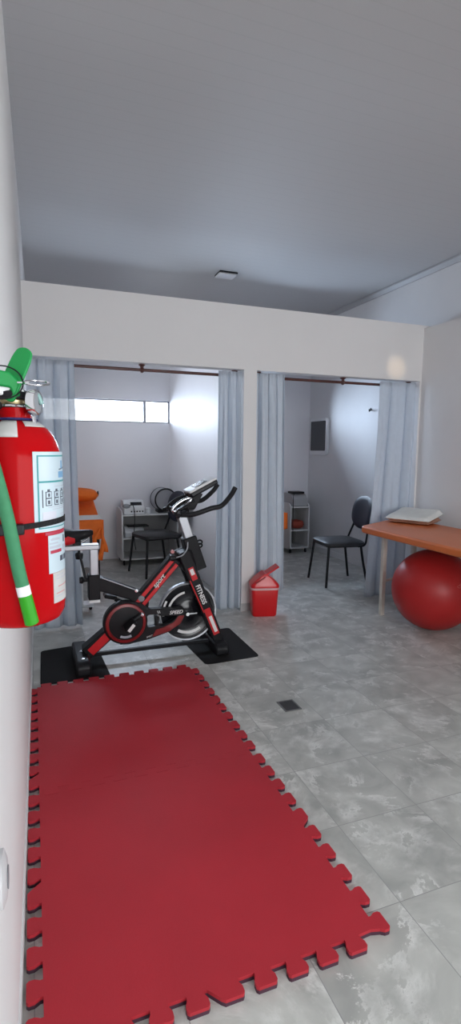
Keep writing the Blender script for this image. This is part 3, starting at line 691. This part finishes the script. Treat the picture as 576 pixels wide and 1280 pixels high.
MB().box((-.022, -.002, .350), (.205, .135, .014), R('Y', -33)).build('swing_flap', BINRED, ld, bevel=.006, xf=RZ @ Matrix.Translation((.055, 0, .03)))
MB().box((.002, -.012, .344), (.10, .10, .012), R('Y', -33)).build('inner_flap', mat('deep_red_plastic', (.32, .008, .012), .4), ld, bevel=.004, xf=RZ @ Matrix.Translation((-.045, -.03, -.018)))

# ------------------------------------------------------------------ massage table at the right wall
t = thing('massage_table', 'long orange padded treatment table on cream legs along the right wall', 'table', (3.1, 2.8, 0))
out = rpoly([(2.655, 1.2), (3.35, 1.2), (3.40, 4.19), (3.22, 4.20), (2.655, 3.88)], .06, 6)
MB().prism(out, .725, .785, 'xy').build('padded_top', ORANGE, t, bevel=.016, seg=3)
MB().prism(rpoly([(2.76, 1.3), (3.30, 1.3), (3.34, 4.05), (3.21, 4.08), (2.76, 3.82)], .05, 4), .704, .726, 'xy').build('underframe', BENCHL, t, bevel=.003)
for x, y in ((2.835, 3.77), (3.30, 3.95), (2.80, 1.4), (3.28, 1.4)):
    MB().b2((x-.019, y-.018, 0), (x+.019, y+.018, .705)).build('leg', BENCHL, t, bevel=.003)
MB().tube([(2.85, 3.775, .30), (3.285, 3.94, .30)], .012, 10).build('stretcher', BENCHL, t, True)
# folded pillow/towel
t = thing('folded_pillow', 'folded white pillow with tan edge on the orange table', 'pillow', (3.2, 3.9, .785))
def cushion(c, hw, hd_, h, m_, name, par, rz, droop=0, n=14):
    V = []; F = []; Mx = Matrix.Translation(c) @ Matrix.Rotation(radians(rz), 4, 'Z')
    for s_ in (1, -1):
        for i in range(n+1):
            for j in range(n+1):
                u, v = i/n*2-1, j/n*2-1
                e = max(0, (1-abs(u)**6)*(1-abs(v)**6))**.35
                z = (h/2)*e if s_ > 0 else -(h/2)*e*.9
                z += .004*sin(3*u+1)*cos(4*v)*e
                V.append(Mx @ Vector((u*hw, v*hd_, z+h/2)))
    k = (n+1)**2
    for s_ in (0, 1):
        for i in range(n):
            for j in range(n):
                a = s_*k+i*(n+1)+j; F.append((a, a+n+1, a+n+2, a+1) if s_ == 0 else (a, a+1, a+n+2, a+n+1))
    return MB().add(V, F).build(name, m_, par, True)
def wedge(c, hw, hd_, zb, zt, m_, name, par, rz, n=14):
    V = []; F = []; Mx = Matrix.Translation(c) @ Matrix.Rotation(radians(rz), 4, 'Z')
    for s_ in (1, -1):
        for i in range(n+1):
            for j in range(n+1):
                u, v = i/n*2-1, j/n*2-1
                e = max(0, (1-abs(u)**8)*(1-abs(v)**8))**.4; q = (u+1)/2
                lo = zb[0]+(zb[1]-zb[0])*q; hi = zt[0]+(zt[1]-zt[0])*q; mid = lo+(hi-lo)*.45
                z = mid+((hi-mid) if s_ > 0 else (lo-mid))*e
                if s_ > 0: z += .004*sin(3*u+1)*cos(4*v)*e
                V.append(Mx @ Vector((u*hw, v*hd_, z)))
    k = (n+1)**2
    for s_ in (0, 1):
        for i in range(n):
            for j in range(n):
                a = s_*k+i*(n+1)+j; F.append((a, a+n+1, a+n+2, a+1) if s_ == 0 else (a, a+1, a+n+2, a+n+1))
    return MB().add(V, F).build(name, m_, par, True)
wedge((3.262, 3.915, .786), .152, .192, (0, 0), (.026, .060), TANC, 'lower_fold', t, 27)
wedge((3.258, 3.918, .786), .172, .210, (.020, .056), (.062, .128), WHITEC, 'upper_fold', t, 27)

# ------------------------------------------------------------------ gym ball
t = thing('exercise_ball', 'big glossy red gym ball under the orange table', 'ball', (3.0, 3.35, 0))
bx, by, br_ = 3.005, 3.34, .325
MB().lathe([(br_*sin(pi*i/36), -br_*cos(pi*i/36)) for i in range(37)], (bx, by, br_), 72).build('ball_shell', BALL, t, True)
m = MB()
for i, (az, el) in enumerate([(-96, 18), (-92, 20), (-88, 22)]):
    a, e = radians(az), radians(el); n_ = Vector((cos(a)*cos(e), sin(a)*cos(e), sin(e))); c = Vector((bx, by, br_))+n_*(br_+.0006)
    u = n_.cross(Vector((0, 0, 1))).normalized(); w = u.cross(n_)
    m.tube([c+u*.016*cos(q)+w*.009*sin(q) for q in [2*pi*k/16 for k in range(16)]], .0016, 6, True)
m.build('faded_print', BALLM, t, True)

# ------------------------------------------------------------------ black chairs
def make_chair(label, cat='chair'):
    t = thing('side_chair', label, cat, (0, 0, 0), 'black padded metal chairs')
    # chair faces +x local
    s_ = rr_loft([(.215, .215, .07, .435), (.225, .225, .08, .445), (.225, .225, .08, .468), (.205, .205, .08, .482)], (0, 0)).build('seat', CHAIRS, t, True)
    V = []; F = []; n = 16; m2 = 16
    for s in (0, 1):
        for i in range(n+1):
            for j in range(m2+1):
                u, v = i/n*2-1, j/m2*2-1
                # squircle outline, higher at the middle
                r = max(abs(u), abs(v)); l = (abs(u)**2.5+abs(v)**2.5)**(1/2.5) if r else 1
                k = r/l if r else 1
                uu, vv = u*k, v*k
                y = uu*.205; z = .765+vv*.18
                x = -.235 - .05*(vv+1)/2 - .03*(1-uu*uu) + (.018 if s == 0 else -.018)*max(0, 1-(r**5))**.5
                V.append((x, y, z))
    K = (n+1)*(m2+1)
    for s in (0, 1):
        for i in range(n):
            for j in range(m2):
                a = s*K+i*(m2+1)+j; F.append((a, a+m2+1, a+m2+2, a+1) if s else (a, a+1, a+m2+2, a+m2+1))
    MB().add(V, F).build('backrest', mat('navy_black_back_pad', (.012, .015, .027), .45, spec=.3) if 'navy_black_back_pad' not in bpy.data.materials else bpy.data.materials['navy_black_back_pad'], t, True)
    for sy in (-1, 1):
        MB().tube([(.195, sy*.19, .442), (.235, sy*.235, .008)], .013, 12).build('leg', BLACK, t, True)
        MB().tube(smooth_path([(-.17, sy*.19, .44), (-.20, sy*.20, .25), (-.245, sy*.225, .008)]), .013, 12).build('leg', BLACK, t, True)
        MB().tube(smooth_path([(-.13, sy*.205, .43), (-.205, sy*.207, .445), (-.235, sy*.19, .52), (-.27, sy*.15, .66), (-.29, sy*.14, .78)]), .011, 10).build('back_upright', BLACK, t, True)
    m = MB()
    m.tube([(.195, -.19, .432), (.195, .19, .432)], .011, 10); m.tube([(-.17, -.19, .432), (-.17, .19, .432)], .011, 10)
    for sy in (-1, 1): m.tube([(.20, sy*.19, .432), (-.20, sy*.19, .432)], .011, 10)
    m.build('seat_frame', BLACK, t, True)
    return t
c1 = make_chair('black padded metal chair in the right booth below the wall screen')
c1.location = (3.08, 4.90, 0); c1.rotation_euler = (0, 0, radians(180-6))
c2 = dup(c1, (1.30, 5.93, 0), radians(180+14), 'black padded metal chair in the left booth before the white trolley')

# ------------------------------------------------------------------ trolleys
def trolley(x0, x1, y0, y1, zt, zsh, label, side_h=.05, cup=False):
    t = thing('equipment_trolley', label, 'trolley', ((x0+x1)/2, (y0+y1)/2, 0), 'white shelved trolleys')
    zb = .06; th = .018
    for xa in (x0, x1-th):
        MB().prism(rpoly([(y0, zb), (y0, zt+.01), (y0+.05, zt+.055), (y1-.08, zt+side_h+.03), (y1, zt+side_h-.03), (y1, zb)], .05, 5), xa, xa+th, 'yz').build('side_panel', LAM, t, bevel=.002)
    for z in (zb+.01, zsh, zt-.01):
        MB().b2((x0+th, y0+.004, z), (x1-th, y1, z+.018)).build('shelf', LAM, t, bevel=.0015)
    MB().b2((x0+th, y1-.012, zb+.03), (x1-th, y1, zt-.012)).build('back_panel', LAMG, t)
    for x in (x0+.03, x1-.03):
        for y in (y0+.05, y1-.05):
            c = MB().lathe([(0, -.009), (.022, -.009), (.024, 0), (.022, .009), (0, .009)], (x, y, .025), 18, 'x')
            c.b2((x-.012, y-.012, .04), (x+.012, y+.012, .062)); c.build('caster', BLACKP, t, True)
    return t
trolley(.985, 1.695, 6.40, 6.85, .625, .33, 'low white shelved trolley in the left booth carrying therapy devices')
trolley(3.30, 3.60, 6.48, 6.87, .65, .315, 'narrow white shelved trolley in the right booth corner', .02)
# therapy console
def console(x0, x1, y, z, label, w=.2):
    t = thing('therapy_device', label, 'device', ((x0+x1)/2, y+.1, z))
    MB().prism(rpoly([(y, z), (y, z+.075), (y+.09, z+.165), (y+.25, z+.165), (y+.25, z)], .012), x0, x1, 'yz').build('casing', WHITEP, t, bevel=.006)
    MB().box(((x0+x1)/2+.03, y+.047, z+.125), ((x1-x0)*.55, .05, .006), R('X', 45)).build('display', SCREEN, t)
    for i in range(5):
        MB().lathe([(.009, -.012), (.010, 0)], (x0+.09+i*.034, y, z+.035), 12, 'y').build('knob', BLACKP, t)
    return t
console(1.02, 1.27, 6.43, .634, 'white therapy console with dark display on the left booth trolley')
t = thing('ultrasound_probe', 'dark oval probe resting on the trolley corner in the left booth', 'probe', (1.045, 6.40, .69))
t.location = (1.0, 6.41, .69)
o = MB().lathe([(0, -.02), (.03, -.016), (.04, 0), (.03, .016), (0, .02)], (0, 0, 0), 20, 'y').build('probe_head', GREYP, None, True, xf=Matrix.Translation((1.045, 6.405, .74)) @ Matrix.Diagonal((1.2, 1, .7, 1)))
o.parent = t; o.matrix_parent_inverse = Matrix.Translation(-Vector(t.location))
MB().tube(smooth_path([(1.05, 6.40, .735), (1.12, 6.385, .75), (1.14, 6.385, .6), (1.13, 6.385, .35), (1.15, 6.385, .2)]), .005, 8).build('cable', BLACK, None, True)
cb = bpy.data.objects['cable']; cb.parent = t; cb.matrix_parent_inverse = Matrix.Translation(-Vector(t.location))
# magnetic ring
t = thing('magnet_therapy_ring', 'grey ring coil with black rims standing on the left booth trolley', 'therapy ring', (1.50, 6.6, .634))
rc = (1.54, 6.57, .80)
Rr = R('Z', 6)
MB().lathe([(.128, -.085), (.138, -.09), (.142, -.085), (.142, .085), (.138, .09), (.128, .085), (.124, 0), (.128, -.085)], rc, 48, 'y', rot=Rr).build('coil', mat('pale_grey_shell', (.33, .33, .35), .4), t, True)
for h in (-.09, .09):
    MB().tube([Vector(rc)+Rr @ Vector((.137*cos(a), h, .137*sin(a))) for a in [2*pi*k/40 for k in range(40)]], .010, 10, True).build('rim', BLACKP, t, True)
MB().b2((1.455, 6.49, .634), (1.635, 6.66, .672)).build('cradle', BLACKP, t, bevel=.006)
t = tag(MB().lathe([(0, 0), (.035, 0), (.035, .06), (.02, .07), (0, .07)], (1.33, 6.52, .634), 20).build('white_jar', WHITEP, None, True), 'small white jar between console and ring on the left booth trolley', 'jar')
# items on shelf
t = thing('portable_device', 'white and dark device on the middle shelf of the left booth trolley', 'device', (1.14, 6.55, .348))
MB().prism(rpoly([(6.44, .349), (6.44, .42), (6.52, .47), (6.68, .47), (6.68, .349)], .02), 1.03, 1.27, 'yz').build('casing', WHITEP, t, bevel=.012)
MB().b2((1.07, 6.46, .471), (1.33, 6.60, .485)).build('lid', BLACKP, t, bevel=.004)
MB().lathe([(.030, -.012), (.034, 0)], (1.20, 6.44, .385), 16, 'y').build('dial', BLACKP, t)
# right booth trolley items
t = thing('therapy_device', 'grey electrotherapy case with dark lid on the right booth trolley', 'device', (3.45, 6.6, .66))
MB().prism(rpoly([(6.50, .66), (6.50, .77), (6.56, .83), (6.80, .83), (6.80, .66)], .02), 3.335, 3.57, 'yz').build('casing', mat('light_grey_case', (.36, .36, .37), .45), t, bevel=.008)
MB().box((3.44, 6.60, .848), (.17, .18, .03)).build('lid', BLACKP, t, bevel=.006)
MB().tube(smooth_path([(3.36, 6.49, .84), (3.33, 6.46, .80), (3.33, 6.46, .5), (3.335, 6.46, .15)]), .005, 8).build('cable', BLACK, t, True)
o = cushion((3.45, 6.66, .336), .10, .12, .12, mat('rust_red_cloth', (.30, .05, .03), .8), 'folded_cloth', None, 3)
tag(o, 'rust red folded cloth on the middle shelf of the right booth trolley', 'cloth')

# ------------------------------------------------------------------ treatment couches
def couch(x0, x1, y0, y1, label, pl_label, towel=True):
    t = thing('treatment_couch', label, 'couch', ((x0+x1)/2, (y0+y1)/2, 0), 'orange treatment couches')
    MB().prism([(y0, .645), (y0+.42, .665), (y1, .79), (y1, .72), (y0+.42, .59), (y0, .58)], x0, x1, 'yz').build('mattress', ORANGEC, t, bevel=.02, seg=3)
    # drape at the foot end
    V = []; F = []; n = 24; nz = 8
    for j in range(nz+1):
        for i in range(n+1):
            u = i/n; z = .645-(.195+.02*sin(9*u))*j/nz
            V.append((x0+(x1-x0+.01)*u, y0-.006-.012*(j/nz)*(1+sin(16*u)), z))
    for j in range(nz):
        for i in range(n): a = j*(n+1)+i; F.append((a, a+1, a+n+2, a+n+1))
    MB().add(V, F).build('drape', ORANGEC, t, True, solid=.004)
    for x in (x0+.05, x1-.05):
        for y in (y0+.06, y1-.06):
            MB().b2((x-.018, y-.018, 0), (x+.018, y+.018, .58)).build('leg', BLACK, t)
    if towel:
        for k, (dx, l, sw) in enumerate(((.0, .36, .02), (.03, .27, -.02), (-.04, .2, .03))):
            V = []; F = []
            for j in range(13):
                v = j/12; z = .56-l*v; xx = x1-.025+dx+sw*sin(4*v+k); w = .012+.016*v
                V += [(xx-w, y0-.032-.004*k, z), (xx+w, y0-.040-.004*k, z-.008)]
            for j in range(12): a = j*2; F.append((a, a+1, a+3, a+2))
            MB().add(V, F).build('ribbon', ORANGEC, t, True, solid=.003)
    return t
couch(.03, .705, 5.95, 6.86, 'orange sheeted treatment couch in the left booth', '')
o = MB().prism([(5.965, .6475), (6.24, .6605), (6.24, .666), (5.965, .6535)], .06, .70, 'yz').build('white_towel', WHITEC)
tag(o, 'white towel laid across the orange couch in the left booth', 'towel')
V = []; F = []; n = 16
t = thing('couch_pillow', 'plump orange pillow at the head of the left booth couch', 'pillow', (.40, 6.62, .80))
secs = []
for i in range(n+1):
    u = i/n; x = .08+.66*u; e = (1-abs(2*u-1)**4)**.4
    for k in range(16):
        a = 2*pi*k/16; V.append((x, 6.63+(.16*cos(a)*.95)*max(e, .15), .875+.085*max(e, .15)*sin(a)+.01*sin(5*u)))
for i in range(n):
    for k in range(16): F.append((i*16+k, i*16+(k+1) % 16, (i+1)*16+(k+1) % 16, (i+1)*16+k))
F.append(tuple(reversed(range(16)))); F.append(tuple(n*16+k for k in range(16)))
MB().add(V, F).build('pillow_cover', ORANGEC, t, True)
MB().lathe([(.0, .0), (.02, .004), (.028, .02), (.0, .024)], (.72, 6.61, .89), 12, 'x').build('dark_pillow_end', BLACKP, t, True)
couch(2.25, 3.00, 6.0, 6.86, 'orange sheeted treatment couch in the right booth mostly hidden by the curtain', '', False)

# ------------------------------------------------------------------ white wheeled stand behind the bike saddle
t = thing('wheeled_stand', 'white upright stand on black casters behind the bike saddle', 'stand', (.37, 4.62, 0))
MB().b2((.35, 4.60, .06), (.372, 4.64, .67)).build('post', WHITEP, t, bevel=.003)
MB().b2((.372, 4.66, .40), (.44, 4.68, .66)).build('panel', mat('grey_panel_finish', (.32, .34, .38), .4), t, bevel=.003)
MB().b2((.445, 4.685, .08), (.465, 4.73, .70)).build('rear_post', BLACK, t, bevel=.003)
MB().b2((.18, 4.60, .06), (.46, 4.74, .085)).build('base', WHITEP, t, bevel=.004)
for x, y in ((.35, 4.62), (.20, 4.62), (.44, 4.72), (.20, 4.72)):
    MB().lathe([(0, -.012), (.026, -.012), (.030, 0), (.026, .012), (0, .012)], (x, y, .031), 18, 'x').build('caster', BLACKP, t, True)

# ------------------------------------------------------------------ camera
cam_d = bpy.data.cameras.new('camera'); cam = bpy.data.objects.new('camera', cam_d); COL.objects.link(cam)
yaw, pitch, roll = .35724, .11703, .009976
f = Vector((sin(yaw)*cos(pitch), cos(yaw)*cos(pitch), -sin(pitch))); r = Vector((cos(yaw), -sin(yaw), 0)); u = r.cross(f)
r2 = r*cos(roll)+u*sin(roll); u2 = -r*sin(roll)+u*cos(roll)
Mx = Matrix((( r2.x, u2.x, -f.x), (r2.y, u2.y, -f.y), (r2.z, u2.z, -f.z))).to_4x4(); Mx.translation = (0, 0, 1.43)
cam.matrix_world = Mx
cam_d.sensor_fit = 'VERTICAL'; cam_d.sensor_height = 24; cam_d.lens = 660.7/1280*24; cam_d.clip_start = .02
S.camera = cam

# ------------------------------------------------------------------ light
def area(name, loc, rot, sx, sy, e, col):
    l = bpy.data.lights.new(name, 'AREA'); l.shape = 'RECTANGLE'; l.size = sx; l.size_y = sy; l.energy = e; l.color = col
    o = bpy.data.objects.new(name, l); o.location = loc; o.rotation_euler = rot; COL.objects.link(o); return o
area('daylight_left_window', ((W0[0]+W0[1])/2, YB+.135, (WZ0+WZ1)/2), (radians(-90), 0, 0), W0[1]-W0[0], .28, 33, (.66, .80, 1))
area('daylight_right_window', ((W1[0]+W1[1])/2, YB+.135, (WZ0+WZ1)/2), (radians(-90), 0, 0), W1[1]-W1[0], .28, 58, (.62, .78, 1))
area('booth_side_fill', (-.36, (LY0+LY1)/2, (LZ0+LZ1)/2), (0, radians(-90), 0), LZ1-LZ0, LY1-LY0, 3, (.72, .84, 1))  # fill light for the added booth side window
area('rear_window_fill', ((RX0+RX1)/2, YR-.16, (RZ0+RZ1)/2), (radians(90), 0, 0), RX1-RX0, RZ1-RZ0, 95, (1, .99, .99))  # fill light for the added rear window
area('side_window_fill', (4.02, (SY0+SY1)/2, (SZ0+SZ1)/2), (0, radians(90), 0), SZ1-SZ0, SY1-SY0, 72, (.95, .97, 1))  # fill light for the side window added behind the camera
sp = bpy.data.lights.new('lintel_glow_spot', 'SPOT'); sp.energy = 330; sp.color = (1, .72, .42); sp.spot_size = radians(3.0); sp.spot_blend = 1; sp.shadow_soft_size = .01  # added spot without a fixture, makes the warm glow on the lintel
so = bpy.data.objects.new('lintel_glow_spot', sp); so.location = (2.2, -.9, 2.9); COL.objects.link(so)
so.rotation_euler = (Vector((3.25, YP, 2.22)) - so.location).to_track_quat('-Z', 'Y').to_euler()
w = bpy.data.worlds.new('World'); S.world = w; w.use_nodes = True
bg = w.node_tree.nodes['Background']; bg.inputs[0].default_value = (.88, .94, 1, 1); bg.inputs[1].default_value = 4.5
S.view_settings.view_transform = 'Standard'; S.view_settings.look = 'None'; S.view_settings.exposure = 0; S.view_settings.gamma = 1
S.view_settings.use_curve_mapping = False
S.cycles.use_denoising = True; S.cycles.max_bounces = 10; S.cycles.diffuse_bounces = 7; S.cycles.caustics_reflective = False
S.cycles.sample_clamp_indirect = 6
